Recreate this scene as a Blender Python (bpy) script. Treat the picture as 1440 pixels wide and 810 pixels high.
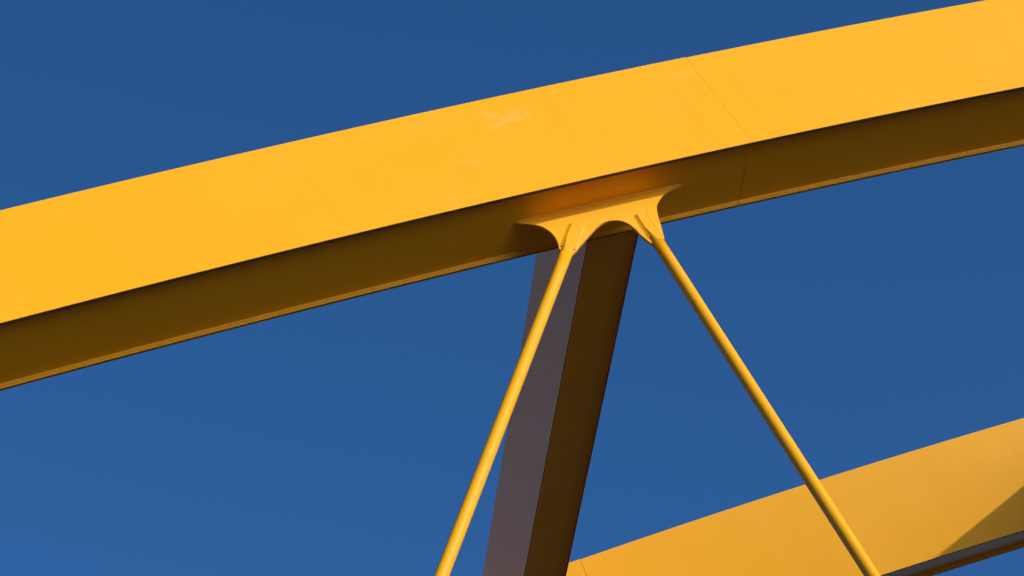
import bpy, bmesh, math, random
from mathutils import Vector, Matrix
R = math.radians
random.seed(7)
for o in list(bpy.data.objects):
    bpy.data.objects.remove(o, do_unlink=True)
scene = bpy.context.scene
col = scene.collection

# ------------------------------------------------------------------ camera
EYE = 1.65                                     # eye height above the ground
YAW, PITCH, ROLL = R(7.0526), R(37.0982), R(-2.4887)
Fw = Vector((math.sin(YAW)*math.cos(PITCH), math.cos(YAW)*math.cos(PITCH), math.sin(PITCH)))
Rt = Vector((math.cos(YAW), -math.sin(YAW), 0)); Up = Rt.cross(Fw)
R2 = Rt*math.cos(ROLL) + Up*math.sin(ROLL); U2 = -Rt*math.sin(ROLL) + Up*math.cos(ROLL)
cd = bpy.data.cameras.new('camera'); cam = bpy.data.objects.new('camera', cd); col.objects.link(cam)
cd.sensor_width = 36; cd.lens = 4106.0/1440*36; cd.clip_start = 0.1; cd.clip_end = 12000
m = Matrix((R2, U2, -Fw)).transposed().to_4x4(); m.translation = (0, 0, EYE)
cam.matrix_world = m; scene.camera = cam

# ------------------------------------------------------------------ sky, sun, exposure
SUN_EL, SUN_AZ = R(27.0), R(140.3)             # azimuth clockwise from +Y
world = bpy.data.worlds.new('World'); scene.world = world; world.use_nodes = True
nt = world.node_tree; nt.nodes.clear()
sky = nt.nodes.new('ShaderNodeTexSky'); sky.sky_type = 'NISHITA'; sky.sun_disc = False
sky.sun_elevation = SUN_EL; sky.sun_rotation = SUN_AZ
sky.altitude = 0; sky.air_density = 1.0; sky.dust_density = 3.6; sky.ozone_density = 8.0
bg = nt.nodes.new('ShaderNodeBackground'); bg.inputs['Strength'].default_value = 0.105
wo = nt.nodes.new('ShaderNodeOutputWorld')
hs = nt.nodes.new('ShaderNodeHueSaturation'); hs.inputs['Saturation'].default_value = 1.065; hs.inputs['Hue'].default_value = .4945   # a little deeper blue over the whole dome
gm = nt.nodes.new('ShaderNodeGamma'); gm.inputs['Gamma'].default_value = 1.23
nt.links.new(sky.outputs[0], gm.inputs['Color']); nt.links.new(gm.outputs[0], hs.inputs['Color']); nt.links.new(hs.outputs[0], bg.inputs['Color']); nt.links.new(bg.outputs[0], wo.inputs['Surface'])
sd = bpy.data.lights.new('sun', 'SUN'); sd.energy = 2.85; sd.angle = R(0.53); sd.color = (1.0, 0.96, 0.89)
sun = bpy.data.objects.new('sun', sd); col.objects.link(sun)
sv = Vector((math.sin(SUN_AZ)*math.cos(SUN_EL), math.cos(SUN_AZ)*math.cos(SUN_EL), math.sin(SUN_EL)))
sun.rotation_euler = (-sv).to_track_quat('-Z', 'Y').to_euler(); sun.location = sv*200
vs = scene.view_settings; vs.view_transform = 'Standard'; vs.look = 'None'; vs.exposure = 0.0; vs.gamma = 1
vs.use_curve_mapping = False
scene.render.engine = 'CYCLES'
scene.cycles.max_bounces = 10; scene.cycles.diffuse_bounces = 6

# ------------------------------------------------------------------ helpers
def tag(o, label=None, cat=None, group=None, kind=None):
    if label: o['label'] = label
    if cat: o['category'] = cat
    if group: o['group'] = group
    if kind: o['kind'] = kind
    return o
def empty(name, loc):
    o = bpy.data.objects.new(name, None); col.objects.link(o); o.location = loc; o.empty_display_size = .3
    return o
def mesh_obj(name, verts, faces, mats, parent=None, uvs=None, mi=None, smooth=None):
    me = bpy.data.meshes.new(name); me.from_pydata([tuple(v) for v in verts], [], faces)
    for m_ in mats: me.materials.append(m_)
    if mi: me.polygons.foreach_set('material_index', mi)
    if uvs:
        l = me.uv_layers.new(name='UVMap'); k = 0
        for p in me.polygons:
            for j, li in enumerate(p.loop_indices): l.data[li].uv = uvs[p.index][j]
    if smooth: me.polygons.foreach_set('use_smooth', smooth)
    bm = bmesh.new(); bm.from_mesh(me); bmesh.ops.recalc_face_normals(bm, faces=bm.faces[:]); bm.to_mesh(me); bm.free()
    me.update()
    o = bpy.data.objects.new(name, me); col.objects.link(o)
    if parent is not None:
        o.parent = parent; bpy.context.view_layer.update(); o.matrix_parent_inverse = parent.matrix_world.inverted()
    return o
def box(name, lo, hi, mat, parent=None):
    (a, b, c), (d, e, f) = lo, hi
    v = [(a,b,c),(d,b,c),(d,e,c),(a,e,c),(a,b,f),(d,b,f),(d,e,f),(a,e,f)]
    return mesh_obj(name, v, [(3,2,1,0),(4,5,6,7),(0,1,5,4),(1,2,6,5),(2,3,7,6),(3,0,4,7)], [mat], parent)

# ------------------------------------------------------------------ materials
class NB:
    def __init__(s, name):
        s.m = bpy.data.materials.new(name); s.m.use_nodes = True; s.t = s.m.node_tree
        s.b = s.t.nodes['Principled BSDF']
    def n(s, typ, **kw):
        x = s.t.nodes.new(typ)
        for k, v in kw.items():
            if k.startswith('i_'):
                key = k[2:]; x.inputs[int(key) if key.isdigit() else key].default_value = v
            else: setattr(x, k, v)
        return x
    def l(s, a, b): s.t.links.new(a, b)
    def math(s, op, a, b=None, clamp=False):
        x = s.n('ShaderNodeMath', operation=op, use_clamp=clamp)
        for i, v in enumerate((a, b)):
            if v is None: continue
            if isinstance(v, (int, float)): x.inputs[i].default_value = v
            else: s.l(v, x.inputs[i])
        return x.outputs[0]
    def mix(s, fac, a, b):
        x = s.n('ShaderNodeMix', data_type='RGBA')
        for i, v in ((0, fac), (6, a), (7, b)):
            if isinstance(v, (int, float, tuple)): x.inputs[i].default_value = v
            else: s.l(v, x.inputs[i])
        return x.outputs[2]
    def ramp(s, v, a, b):
        x = s.n('ShaderNodeMapRange', interpolation_type='SMOOTHSTEP'); s.l(v, x.inputs[0])
        x.inputs[1].default_value = a; x.inputs[2].default_value = b
        return x.outputs[0]

YEL = (0.84, 0.364, 0.003, 1)
def paint(name, spots=(), ribs=0, rough=0.36, fine=.006, plain=False, pale=0):
    """glossy yellow bridge paint with slight fading, rain runs, specks; UV in metres along / across the plate"""
    k = NB(name); uv = k.n('ShaderNodeUVMap'); tc = k.n('ShaderNodeTexCoord')
    ob = tc.outputs['Object']
    big = k.n('ShaderNodeTexNoise', i_Scale=0.8, i_Detail=4.0, i_Roughness=0.6); k.l(ob, big.inputs['Vector'])
    c = k.mix(k.ramp(big.outputs['Fac'], .35, .68), YEL, (0.85, 0.372, 0.006, 1))
    # faint streaks running across the plate
    mp = k.n('ShaderNodeMapping', i_Scale=(9.0, 0.6, 1)); k.l(uv.outputs[0], mp.inputs['Vector'])
    st = k.n('ShaderNodeTexNoise', i_Scale=1.0, i_Detail=3.0, i_Roughness=0.55); k.l(mp.outputs[0], st.inputs['Vector'])
    c = k.mix(k.math('MULTIPLY', k.ramp(st.outputs['Fac'], .5, .75), 0 if plain else .2), c, (0.77, 0.318, 0.004, 1))
    # tiny dirt specks
    sp = k.n('ShaderNodeTexVoronoi', i_Scale=3.4, i_Randomness=1.0); k.l(ob, sp.inputs['Vector'])
    c = k.mix(k.math('MULTIPLY', k.math('LESS_THAN', sp.outputs['Distance'], .018), .55), c, (0.20, 0.10, 0.03, 1))
    # chalky rubbed patches with a ragged outline (centre u, v, half size u, half size v, strength)
    if spots:
        wn = k.n('ShaderNodeTexNoise', i_Scale=10.0, i_Detail=5.0); k.l(uv.outputs[0], wn.inputs['Vector'])
        sx = k.n('ShaderNodeSeparateXYZ'); k.l(uv.outputs[0], sx.inputs[0])
        wob = k.math('MULTIPLY', k.math('SUBTRACT', wn.outputs['Fac'], .5), 3.2)
        for (u, v, a, b, s_) in spots:
            du = k.math('DIVIDE', k.math('SUBTRACT', sx.outputs[0], u), a); dv = k.math('DIVIDE', k.math('SUBTRACT', sx.outputs[1], v), b)
            d = k.math('ADD', k.math('SQRT', k.math('ADD', k.math('MULTIPLY', du, du), k.math('MULTIPLY', dv, dv))), wob)
            f = k.n('ShaderNodeMapRange', interpolation_type='SMOOTHSTEP', i_1=1.15, i_2=.05, i_3=0.0, i_4=1.0); k.l(d, f.inputs[0])
            c = k.mix(k.math('MULTIPLY', f.outputs[0], s_), c, (0.84, 0.46, 0.09, 1))
    if pale: c = k.mix(pale, c, (0.78, 0.42, 0.12, 1))  # mixes the whole plate evenly a little paler
    k.l(c, k.b.inputs['Base Color'])
    rn = k.n('ShaderNodeTexNoise', i_Scale=2.2, i_Detail=3.0); k.l(ob, rn.inputs['Vector'])
    rr = k.n('ShaderNodeMapRange', i_3=rough-.05, i_4=rough+.07); k.l(rn.outputs['Fac'], rr.inputs[0]); k.l(rr.outputs[0], k.b.inputs['Roughness'])
    k.b.inputs['Specular IOR Level'].default_value = .22
    # relief: orange peel plus shallow print-through of the stiffeners welded on the back
    b1 = k.n('ShaderNodeTexNoise', i_Scale=1.6, i_Detail=2.0); k.l(ob, b1.inputs['Vector'])
    hgt = k.math('MULTIPLY', b1.outputs['Fac'], 1.6)
    b2 = k.n('ShaderNodeTexNoise', i_Scale=70.0, i_Detail=2.0); k.l(ob, b2.inputs['Vector'])
    hgt = k.math('ADD', hgt, k.math('MULTIPLY', b2.outputs['Fac'], fine))
    if ribs:
        sx2 = k.n('ShaderNodeSeparateXYZ'); k.l(uv.outputs[0], sx2.inputs[0])
        ph = k.math('SUBTRACT', k.math('FRACT', k.math('MULTIPLY', sx2.outputs[0], 1/.565)), .5)
        g = k.math('EXPONENT', k.math('MULTIPLY', k.math('MULTIPLY', ph, ph), -900.0))
        vn = k.n('ShaderNodeTexNoise', i_Scale=.9, i_Detail=1.0); k.l(uv.outputs[0], vn.inputs['Vector'])
        hgt = k.math('ADD', hgt, k.math('MULTIPLY', k.math('MULTIPLY', g, k.ramp(vn.outputs['Fac'], .38, .62)), -ribs))
    if plain: return k.m
    bp = k.n('ShaderNodeBump', i_Strength=1.0, i_Distance=.0035); k.l(hgt, bp.inputs['Height']); k.l(bp.outputs[0], k.b.inputs['Normal'])
    return k.m
def weld_mat():
    k = NB('weld_paint'); uv = k.n('ShaderNodeUVMap')
    w = k.n('ShaderNodeTexWave', i_Scale=9.0, i_Distortion=3.5, i_Detail=2.0); k.l(uv.outputs[0], w.inputs['Vector'])
    n = k.n('ShaderNodeTexNoise', i_Scale=14.0, i_Detail=3.0); k.l(uv.outputs[0], n.inputs['Vector'])
    k.l(k.mix(k.ramp(n.outputs['Fac'], .4, .7), YEL, (.74, .37, .02, 1)), k.b.inputs['Base Color'])
    k.b.inputs['Roughness'].default_value = .45; k.b.inputs['Specular IOR Level'].default_value = .2
    h = k.math('ADD', w.outputs['Fac'], k.math('MULTIPLY', n.outputs['Fac'], 1.5))
    bp = k.n('ShaderNodeBump', i_Strength=.4, i_Distance=.0012); k.l(h, bp.inputs['Height']); k.l(bp.outputs[0], k.b.inputs['Normal'])
    return k.m
def edge_mat(name, a, b):
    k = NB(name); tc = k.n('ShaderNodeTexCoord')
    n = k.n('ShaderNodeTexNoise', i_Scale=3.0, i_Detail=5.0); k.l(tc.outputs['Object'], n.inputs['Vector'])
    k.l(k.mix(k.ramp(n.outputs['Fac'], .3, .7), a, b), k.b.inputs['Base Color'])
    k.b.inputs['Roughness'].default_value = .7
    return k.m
def ground_mat(name, a, b, sc, rough=.9):
    k = NB(name); tc = k.n('ShaderNodeTexCoord')
    n = k.n('ShaderNodeTexNoise', i_Scale=sc, i_Detail=8.0, i_Roughness=.65); k.l(tc.outputs['Object'], n.inputs['Vector'])
    k.l(k.mix(k.ramp(n.outputs['Fac'], .35, .65), a, b), k.b.inputs['Base Color']); k.b.inputs['Roughness'].default_value = rough; k.b.inputs['Specular IOR Level'].default_value = .1
    bp = k.n('ShaderNodeBump', i_Strength=.6, i_Distance=.02); k.l(n.outputs['Fac'], bp.inputs['Height']); k.l(bp.outputs[0], k.b.inputs['Normal'])
    return k.m
SPOTS = [(2.496, 0.909, 0.112, 0.088, 0.32), (2.64, 0.851, 0.16, 0.08, 0.35), (2.481, 0.786, 0.08, 0.08, 0.29), (2.077, 0.475, 0.096, 0.096, 0.154), (1.807, 0.122, 0.048, 0.048, 0.224), (4.153, 0.927, 0.16, 0.08, 0.154), (7.068, 0.915, 0.019, 0.048, 0.224), (3.865, 0.696, 0.032, 0.16, 0.091)]
M_PAINT = paint('yellow_paint')
M_WEB = paint('yellow_web_paint', SPOTS, ribs=.22)
M_WEB_FAR = paint('yellow_web_paint_plain', (), ribs=.05)
M_BOTTOM = paint('yellow_soffit_paint', rough=.25); M_GUSSET = paint('pale_yellow_paint', rough=.42, pale=.09); M_ROD = paint('yellow_rod_paint', rough=.34, fine=0, plain=True); M_WELD = weld_mat(); M_EDGE = edge_mat('drip_edge_dark', (.11, .055, .012, 1), (.19, .09, .012, 1)); M_EDGE2 = edge_mat('thin_edge_dark', (.16, .072, .01, 1), (.24, .11, .01, 1))
M_GROUND = ground_mat('gravel_ground', (.055, .029, .015, 1), (.080, .043, .022, 1), .8)
M_ASPHALT = ground_mat('deck_asphalt', (.040, .037, .033, 1), (.055, .05, .045, 1), 3.0)
def water_mat():
    k = NB('added_water_surface'); tc = k.n('ShaderNodeTexCoord')
    n = k.n('ShaderNodeTexNoise', i_Scale=1.1, i_Detail=5.0); k.l(tc.outputs['Object'], n.inputs['Vector'])
    k.b.inputs['Base Color'].default_value = (.03, .04, .04, 1); k.b.inputs['Roughness'].default_value = .12; k.b.inputs['IOR'].default_value = 1.33
    bp = k.n('ShaderNodeBump', i_Strength=.5, i_Distance=.06); k.l(n.outputs['Fac'], bp.inputs['Height']); k.l(bp.outputs[0], k.b.inputs['Normal'])
    return k.m
M_WATER = water_mat()
M_CONC = ground_mat('concrete', (.28, .27, .25, 1), (.36, .35, .32, 1), 1.5)

# ------------------------------------------------------------------ the place: bridge frame of reference
TILT = R(11.6932); CT, ST = math.cos(TILT), math.sin(TILT)
YN, YF = 14.0547, 27.523                       # where the two leaning arch planes meet eye level
XB, SB, K1, K2 = 2.947, 14.0, 0.3982, 0.0130   # arch line in its own plane
H, B, L, TW = 1.1239, 0.3145, 0.0370, 0.033    # box: depth, half width, drip lip, plate thickness
def line(x):
    d = x - XB
    return SB + K1*d - .5*K2*d*d, K1 - K2*d
def pl(x, s, n, far=False):                    # point in an arch plane: along, up the plane, out of it
    if far: return Vector((x, YF - s*ST + n*CT, s*CT + n*ST + EYE))
    return Vector((x, YN + s*ST + n*CT, s*CT - n*ST + EYE))
def arch(x, r, n, far=False):
    s, sp = line(x); q = math.hypot(1, sp)
    return pl(x - sp/q*r, s + r/q, n, far)
def plane_matrix(x, s, ang, far):              # local x along the arch, y up the plane, z towards the camera side
    sg = -1 if far else 1
    ex = Vector((1, 0, 0)); u = Vector((0, sg*ST, CT)); w = Vector((0, -CT, sg*ST))
    m_ = Matrix((ex, u, w)).transposed() @ Matrix.Rotation(ang, 3, 'Z')
    m_ = m_.to_4x4(); m_.translation = pl(x, s, 0, far); return m_

# ground and deck
box('ground', (-3000, -3000, -1.0), (3000, 3000, 0.0), M_GROUND)
tag(bpy.data.objects['ground'], kind='structure')
added_water = box('added_water', (-3000, YF+3.5, -.6), (3000, 2999, .03), M_WATER); tag(added_water, kind='structure')  # unseen water sheet, added to reflect sky onto the far arch underside
DECK_TOP = EYE + 2.0
deck = box('bridge_deck', (-32, YN-8.0, DECK_TOP-1.1), (100, YF+.9, DECK_TOP), M_ASPHALT); tag(deck, kind='structure')  # unseen deck; near side widened to cut bounce onto the undersides
box('roadway', (-32, YN+2.4, DECK_TOP+.002), (100, YF-2.4, DECK_TOP+.06), M_ASPHALT); tag(bpy.data.objects['roadway'], kind='structure')
for x in (-26, 4, 34, 64, 94):
    box('pier', (x-.9, YN-5.0, -.2), (x+.9, YF-.6, DECK_TOP-1.1), M_CONC, deck)

# ------------------------------------------------------------------ arch ribs
def sweep(name, sec, xa, xb, step, far, mats, parent, edge_mi=None, uvmode='r', smooth=False):
    """sweep a closed section [(n, r), ...] along the arch line from xa to xb"""
    n = max(1, int(round((xb-xa)/step))); V = []; F = []; UV = []; MI = []; m_ = len(sec)
    for i in range(n+1):
        x = xa + (xb-xa)*i/n
        for (nn, r) in sec: V.append(arch(x, r, nn, far))
    q = math.hypot(1, K1)
    for i in range(n):
        x0 = (xa + (xb-xa)*i/n)*q; x1 = (xa + (xb-xa)*(i+1)/n)*q
        for j in range(m_):
            k = (j+1) % m_
            F.append((i*m_+j, i*m_+k, (i+1)*m_+k, (i+1)*m_+j))
            a = sec[j][1] if uvmode == 'r' else sec[j][0]; b = sec[k][1] if uvmode == 'r' else sec[k][0]
            UV.append(((x0, a), (x0, b), (x1, b), (x1, a))); MI.append(edge_mi[j] if edge_mi else 0)
    for base in (0, n*m_):
        F.append(tuple(range(base, base+m_))); UV.append([(0, 0)]*m_); MI.append(0)
    return mesh_obj(name, V, F, mats, parent, UV, MI)
def rect(n0, n1, r0, r1, c=.002):
    return [(n0+c, r0), (n1-c, r0), (n1, r0+c), (n1, r1-c), (n1-c, r1), (n0+c, r1), (n0, r1-c), (n0, r0+c)]
DARK_EDGE = [1, 0, 0, 0, 0, 0, 0, 0]                # the downward edge of a section is coloured darker
X0, X1, XS, SEG = -22.0, 86.0, 3.94, 10.0
def make_arch(name, far, label):
    root = empty(name, arch(X0, 0, 0, far)); bpy.context.view_layer.update()
    seams = sorted(x for x in (XS + SEG*k for k in range(-4, 12)) if X0+2 < x < X1-2)
    cuts = [X0] + seams + [X1]; g = .0024
    web_mat = M_WEB_FAR if far else M_WEB
    for i in range(len(cuts)-1):
        a, b = cuts[i] + (g if i else 0), cuts[i+1] - (g if i < len(cuts)-2 else 0)
        up = .005 if i % 2 == (seams.index(XS) % 2) else 0.0       # plates do not line up to the millimetre
        st = .25
        sweep('web_plate', rect(-B, -B+TW, 0, H+up), a, b, st, far, [web_mat, M_EDGE], root, DARK_EDGE)
        sweep('web_plate', rect(B-TW+.012, B, 0, H), a, b, st, far, [web_mat, M_EDGE2], root, DARK_EDGE)
        sweep('bottom_plate', rect(-B+TW, B-TW+.012, L, L+.025), a, b, st, far, [M_BOTTOM], root, uvmode='n')
        sweep('top_plate', rect(-B+TW, B-TW+.012, H-.04, H-.012), a, b, st, far, [M_PAINT], root, uvmode='n')
        for sgn in (-1, 1):
            f = B - (TW if sgn < 0 else TW-.012)
            sweep('fillet_weld', [(sgn*(f+.004), L-.022), (sgn*(f-.006), L-.010), (sgn*(f-.014), L+.004), (sgn*(f+.004), L+.004)],
                  a, b, st, far, [M_WELD], root, uvmode='n')
    for x in seams:
        d = .003 if far else -.001
        sweep('seam_weld', [(-B-d, .004), (-B+TW-.004, .004), (-B+TW-.004, H-.004), (-B-d, H-.004)], x-g-.001, x+g+.001, .02, far, [M_PAINT], root)
        sweep('seam_weld', [(B+d, .004), (B-TW+.004, .004), (B-TW+.004, H-.004), (B+d, H-.004)], x-g-.001, x+g+.001, .02, far, [M_PAINT], root)
        sweep('seam_weld', [(-B+TW, L+.002), (B-TW+.012, L+.002), (B-TW+.012, L+.02), (-B+TW, L+.02)], x-g-.001, x+g+.001, .02, far, [M_PAINT], root)
    tag(root, label, 'arch rib', 'the two leaning arch ribs')
    return root
near = make_arch('arch_rib', False, 'large yellow steel box arch sweeping across the whole picture, hangers welded beneath it')
farr = make_arch('arch_rib', True, 'farther yellow steel box arch at the bottom right, crossed by a diagonal shadow')

# ------------------------------------------------------------------ crossbeams between the ribs
WB, HB, BANG, RB = .2124, .8249, R(16.5032), .0584
NODE = 6.615                                    # spacing of crossbeams and hanger pairs
def node(k):
    x = XB + NODE*k; s, sp = line(x); return x, s, math.atan(sp) - math.atan(K1)
def make_beam(k, label):
    x, s, da = node(k); ang = BANG + da; z0 = s*CT + RB
    ca, sa = math.cos(ang), math.sin(ang)
    ymid = (YN + YF)/2
    root = empty('crossbeam', (x, ymid, z0 + EYE)); bpy.context.view_layer.update()
    def bar(name, u0, u1, v0, v1, mats, mi=None, c=.002):
        sec = [(u0+c, v0), (u1-c, v0), (u1, v0+c), (u1, v1-c), (u1-c, v1), (u0+c, v1), (u0, v1-c), (u0, v0+c)]
        V = []; F = []; UV = []; n = 24
        for i in range(n+1):
            for (u, v) in sec:
                X = x + u*ca - v*sa; Z = z0 + u*sa + v*ca
                ya = YN + (B - .003 + Z*ST)/CT; yb = YF - (B - .003 + Z*ST)/CT
                V.append((X, ya + (yb-ya)*i/n, Z + EYE))
        MI = []
        for i in range(n):
            for j in range(8):
                q = (j+1) % 8; F.append((i*8+j, i*8+q, i*8+8+q, i*8+8+j)); MI.append(mi[j] if mi else 0)
                p0, p1 = V[i*8][1], V[i*8+8][1]; e0, e1 = sec[j][1]+sec[j][0], sec[q][1]+sec[q][0]
                UV.append(((p0, e0), (p0, e1), (p1, e1), (p1, e0)))
        for base in (0, n*8): F.append(tuple(range(base, base+8))); UV.append([(0, 0)]*8); MI.append(0)
        return mesh_obj(name, V, F, mats, root, UV, MI)
    t = .020
    bar('side_plate', -WB, -WB+t*.5, 0, HB, [M_PAINT, M_EDGE], DARK_EDGE)
    bar('side_plate', WB-t, WB, -.004, HB, [M_PAINT, M_EDGE], DARK_EDGE)
    bar('bottom_plate', -WB+t*.5, WB-t, .012, .030, [M_PAINT])
    bar('top_plate', -WB+t*.5, WB-t, HB-.03, HB-.01, [M_PAINT])
    tag(root, label, 'crossbeam', 'crossbeams between the ribs')
    return root
make_beam(0, 'dark shaded box crossbeam running down and away from behind the hanger bracket')
make_beam(1, 'crossbeam beyond the right edge of the picture that shades the farther arch')
make_beam(-1, 'crossbeam beyond the left edge of the picture')

# ------------------------------------------------------------------ gusset brackets (parts of the ribs)
GUSSET = [(-0.8254, -0.2948), (-0.7276, -0.3025), (-0.6690, -0.3068), (-0.6368, -0.3197), (-0.6086, -0.3383), (-0.5841, -0.3607), (-0.5612, -0.3886), (-0.5443, -0.4185), (-0.5301, -0.4540), (-0.5208, -0.4896), (-0.5148, -0.5235), (-0.5132, -0.5521), (-0.5125, -0.5772), (-0.4146, -0.6313), (-0.3751, -0.5685), (-0.3353, -0.5037), (-0.2955, -0.4403), (-0.2487, -0.3654), (-0.2193, -0.3202), (-0.1893, -0.2839), (-0.1550, -0.2529), (-0.1203, -0.2346), (-0.0840, -0.2253), (-0.0482, -0.2235), (-0.0133, -0.2327), (0.0184, -0.2513), (0.0479, -0.2809), (0.0764, -0.3215), (0.0997, -0.3677), (0.1258, -0.4063), (0.1521, -0.4431), (0.1810, -0.4760), (0.2842, -0.4201), (0.2797, -0.3549), (0.2742, -0.2858), (0.2671, -0.2090), (0.2602, -0.1411), (0.2590, -0.0893), (0.2604, -0.0483), (0.2686, -0.0106), (0.2841, 0.0276), (0.3033, 0.0661), (0.3298, 0.1051), (0.3607, 0.1388), (0.4065, 0.1752), (0.4300, 0.1936), (0.4524, 0.2100), (0.4798, 0.2284), (0.4773, 0.2348), (0.3141, 0.1707), (0.1509, 0.1062), (-0.0123, 0.0414), (-0.1755, -0.0238), (-0.3387, -0.0893), (-0.5019, -0.1551), (-0.6651, -0.2213), (-0.8283, -0.2878)]
GT = .012
def gusset_mesh():
    bm = bmesh.new(); P = GUSSET
    lo = [bm.verts.new((p[0], p[1], -GT)) for p in P]; hi = [bm.verts.new((p[0], p[1], GT)) for p in P]
    bm.faces.new(hi); bm.faces.new(lo[::-1]); n = len(P)
    for i in range(n): bm.faces.new((lo[i], lo[(i+1) % n], hi[(i+1) % n], hi[i]))
    bmesh.ops.recalc_face_normals(bm, faces=bm.faces[:])
    ed = [e for e in bm.edges if len(e.link_faces) == 2 and e.calc_face_angle(0) > 1.2 and abs(e.verts[0].co.z-e.verts[1].co.z) < 1e-6]
    bmesh.ops.bevel(bm, geom=ed, offset=.0022, segments=2, affect='EDGES')
    bmesh.ops.triangulate(bm, faces=[f for f in bm.faces if len(f.verts) > 4])
    uvl = bm.loops.layers.uv.new('UVMap')
    for f in bm.faces:
        for lp in f.loops: lp[uvl].uv = (lp.vert.co.x, lp.vert.co.y)
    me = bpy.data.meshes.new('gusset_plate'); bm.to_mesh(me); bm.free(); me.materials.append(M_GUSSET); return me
G_ME = gusset_mesh()
def bead(name, path, w, h, taper=False, fillet=False):
    """a low weld bead along a polyline lying on the z = +-GT face or under the box: path of (centre, side, out) triples"""
    V = []; F = []; UV = []; d = 0
    w0, h0, e = w, h, len(path)-1
    for i, (c, sd_, up) in enumerate(path):
        f = min(1, .25 + i*.35, .25 + (e-i)*.35) if taper else 1; w, h = w0*f, h0*f
        c = Vector(c); sd_ = Vector(sd_); up = Vector(up)
        if i: d += (c - Vector(path[i-1][0])).length
        for (a, b) in (((-w, -.004), (-w, h*.6), (-w*.9, h), (0, h*.42), (w, 0), (w, -.004)) if fillet else ((-w, -.004), (-w, 0), (-w*.4, h*.75), (w*.3, h), (w, 0), (w, -.004))): V.append(c + sd_*a + up*b)
        if i:
            for j in range(6):
                q = (j+1) % 6; F.append(((i-1)*6+j, (i-1)*6+q, i*6+q, i*6+j)); UV.append(((d-.03, j*.01), (d-.03, q*.01), (d, q*.01), (d, j*.01)))
    F += [tuple(range(6)), tuple(range(e*6, e*6+6))]; UV += [[(0, 0)]*6]*2
    return mesh_obj(name, V, F, [M_WELD], None, UV)
def attach(me, name, root, mw):
    o = bpy.data.objects.new(name, me); col.objects.link(o); o.parent = root
    o.matrix_parent_inverse = root.matrix_world.inverted(); o.matrix_world = mw; return o
# bead where the bracket meets the box: follows the arch line, local frame of node 0
def loc(xa, r, z):
    s, sp = line(xa); q = math.hypot(1, sp); return Vector((xa - sp/q*r - XB, s + r/q - SB, z))
T0 = math.atan(K1)
TX = Vector((math.cos(T0), math.sin(T0), 0)); TN = Vector((-math.sin(T0), math.cos(T0), 0))
BEADS = []
for sgn in (1, -1):
    d = (TN*-.7 + Vector((0, 0, sgn*.7))); sdv = (TN*.7 + Vector((0, 0, sgn*.7)))
    path = [(loc(2.15 + 1.27*i/24, L-.006, sgn*(GT+.006)), sdv, d) for i in range(25)]
    tmp = bead('gusset_weld', path, .012, .002, True); BEADS.append(tmp.data)
    bpy.data.objects.remove(tmp, do_unlink=True)
path = [(loc(3.42 + .17*i/8, L-.0005, 0), Vector((0, 0, 1)), -TN) for i in range(9)]      # low run-off of the weld past the bracket
tmp = bead('gusset_weld', path, .012, .0010, True); BEADS.append(tmp.data); bpy.data.objects.remove(tmp, do_unlink=True)
for far, root in ((False, near), (True, farr)):
    bpy.context.view_layer.update()
    for k in (0, 1, -1):
        x, s, da = node(k); mw = plane_matrix(x, s, da, far)
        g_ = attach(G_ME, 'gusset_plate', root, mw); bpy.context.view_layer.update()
        if k == 0 and not far: g_['label'] = 'scalloped yellow bracket plate with two legs holding the hangers'
        for me in BEADS: attach(me, 'gusset_weld', g_, mw)

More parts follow.
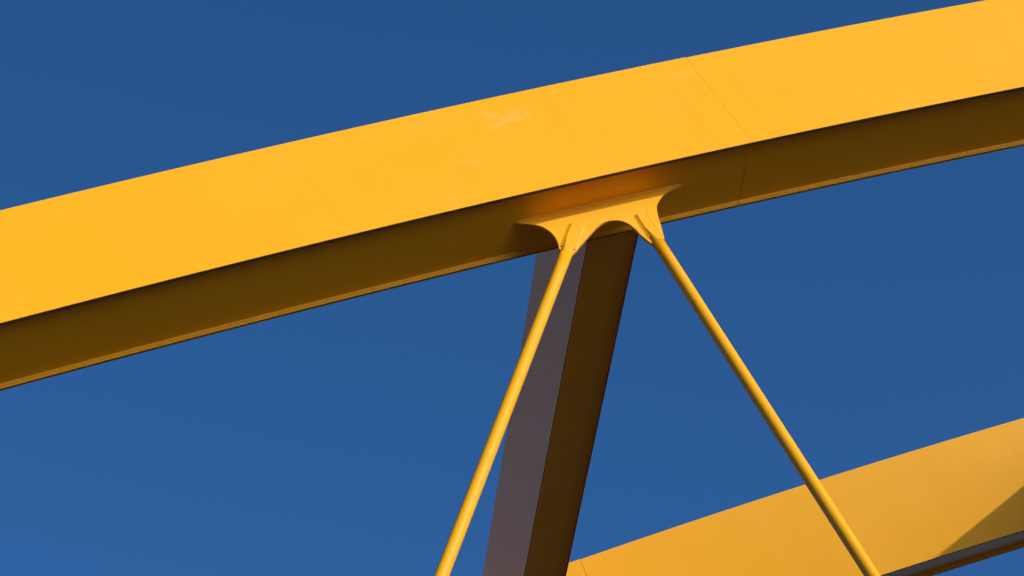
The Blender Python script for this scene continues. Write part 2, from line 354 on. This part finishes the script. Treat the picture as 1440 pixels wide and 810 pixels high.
# ------------------------------------------------------------------ hangers
RODS = [(-0.362, -0.3021, -0.3021, -0.9533, 0.1673, 0.1673, 0.047), (0.1322, -0.1449, 0.3174, -0.9483, 0.165, 0.165, 0.047)]   # top of blade (x, s), direction downwards, length blade, length flare, radius
def make_hanger(k, side, far, label):
    x, s, da = node(k); (bx, bs, dx, ds, lb, lf, r) = RODS[side]
    mw = plane_matrix(x, s, 0, far)
    deck_s = (DECK_TOP - EYE)/CT - s
    p = Vector((bx, bs, 0)); d = Vector((dx, ds, 0)).normalized(); e = Vector((-d.y, d.x, 0))
    ca, sa = math.cos(da), math.sin(da)
    p = Vector((ca*bx - sa*bs, sa*bx + ca*bs, 0))
    tot = (deck_s - p.y - .05)/d.y
    root = empty('hanger', (0, 0, 0)); root.matrix_world = mw @ Matrix.Translation(p + d*tot); bpy.context.view_layer.update()
    NS = 72
    def section(t, hn):
        out = []
        for i in range(NS):
            a = 2*math.pi*i/NS; c, z = r*math.cos(a), r*math.sin(a)
            z = max(-hn, min(hn, z)); out.append(p + d*t + e*c + Vector((0, 0, z)))
        return out
    BT = GT + .015
    def loft(name, rings, mats, smooth):
        V = [v for rg in rings for v in rg]; F = []; UV = []
        for i in range(len(rings)-1):
            for j in range(NS):
                q = (j+1) % NS; F.append((i*NS+j, i*NS+q, i*NS+NS+q, i*NS+NS+j))
                UV.append(((i*.2, j*.01), (i*.2, j*.01+.01), (i*.2+.2, j*.01+.01), (i*.2+.2, j*.01)))
        for b in (0, (len(rings)-1)*NS): F.append(tuple(range(b, b+NS))); UV.append([(0, 0)]*NS)
        o = mesh_obj(name, V, F, mats, None, UV, None, [smooth]*len(F))
        for f in o.data.polygons[-2:]: f.use_smooth = False
        o.parent = root; o.matrix_parent_inverse = root.matrix_world.inverted(); o.matrix_world = mw
        return o
    # flattened end let into the bracket, opening out into the round bar
    rings = [section(0, BT), section(lb, BT)]
    for i in range(1, 11): rings.append(section(lb + lf*i/10, BT + (r-BT)*(i/10)**.85 if i < 10 else r))
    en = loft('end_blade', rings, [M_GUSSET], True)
    me = en.data
    me.set_sharp_from_angle(angle=R(28))
    n = 60; t0 = lb + lf
    loft('rod', [section(t0 + (tot-t0)*i/n, r) for i in range(n+1)], [M_ROD], True)
    # weld runs along both edges of the blade, on both faces
    for sg in (-1, 1):
        for zz in (1, -1):
            path = []
            for i in range(9):
                t = .004 + (lb + lf*.62)*i/8
                path.append((p + d*t + e*(sg*(r+.0085)) + Vector((0, 0, zz*(GT-.001))), e*sg, Vector((0, 0, zz))))
            o = bead('blade_weld', path, .013, .013, fillet=True); o.parent = root; o.matrix_parent_inverse = root.matrix_world.inverted(); o.matrix_world = mw
    tag(root, label, 'hanger', 'hanger rods below the ribs')
LAB = {(0, 0, 0): 'round yellow hanger rod sloping down to the left in front of the dark crossbeam',
       (0, 1, 0): 'round yellow hanger rod sloping down to the right across the farther arch'}
for far in (0, 1):
    for k in (0, 1, -1):
        for side in (0, 1):
            w = ('farther' if far else 'nearer') + ' arch'
            wh = {0: 'below the crossbeam', 1: 'beyond the right edge of the picture', -1: 'beyond the left edge of the picture'}[k]
            make_hanger(k, side, bool(far), LAB.get((k, side, far), 'yellow hanger rod of the %s %s, sloping %s' % (w, wh, ('left', 'right')[side])))
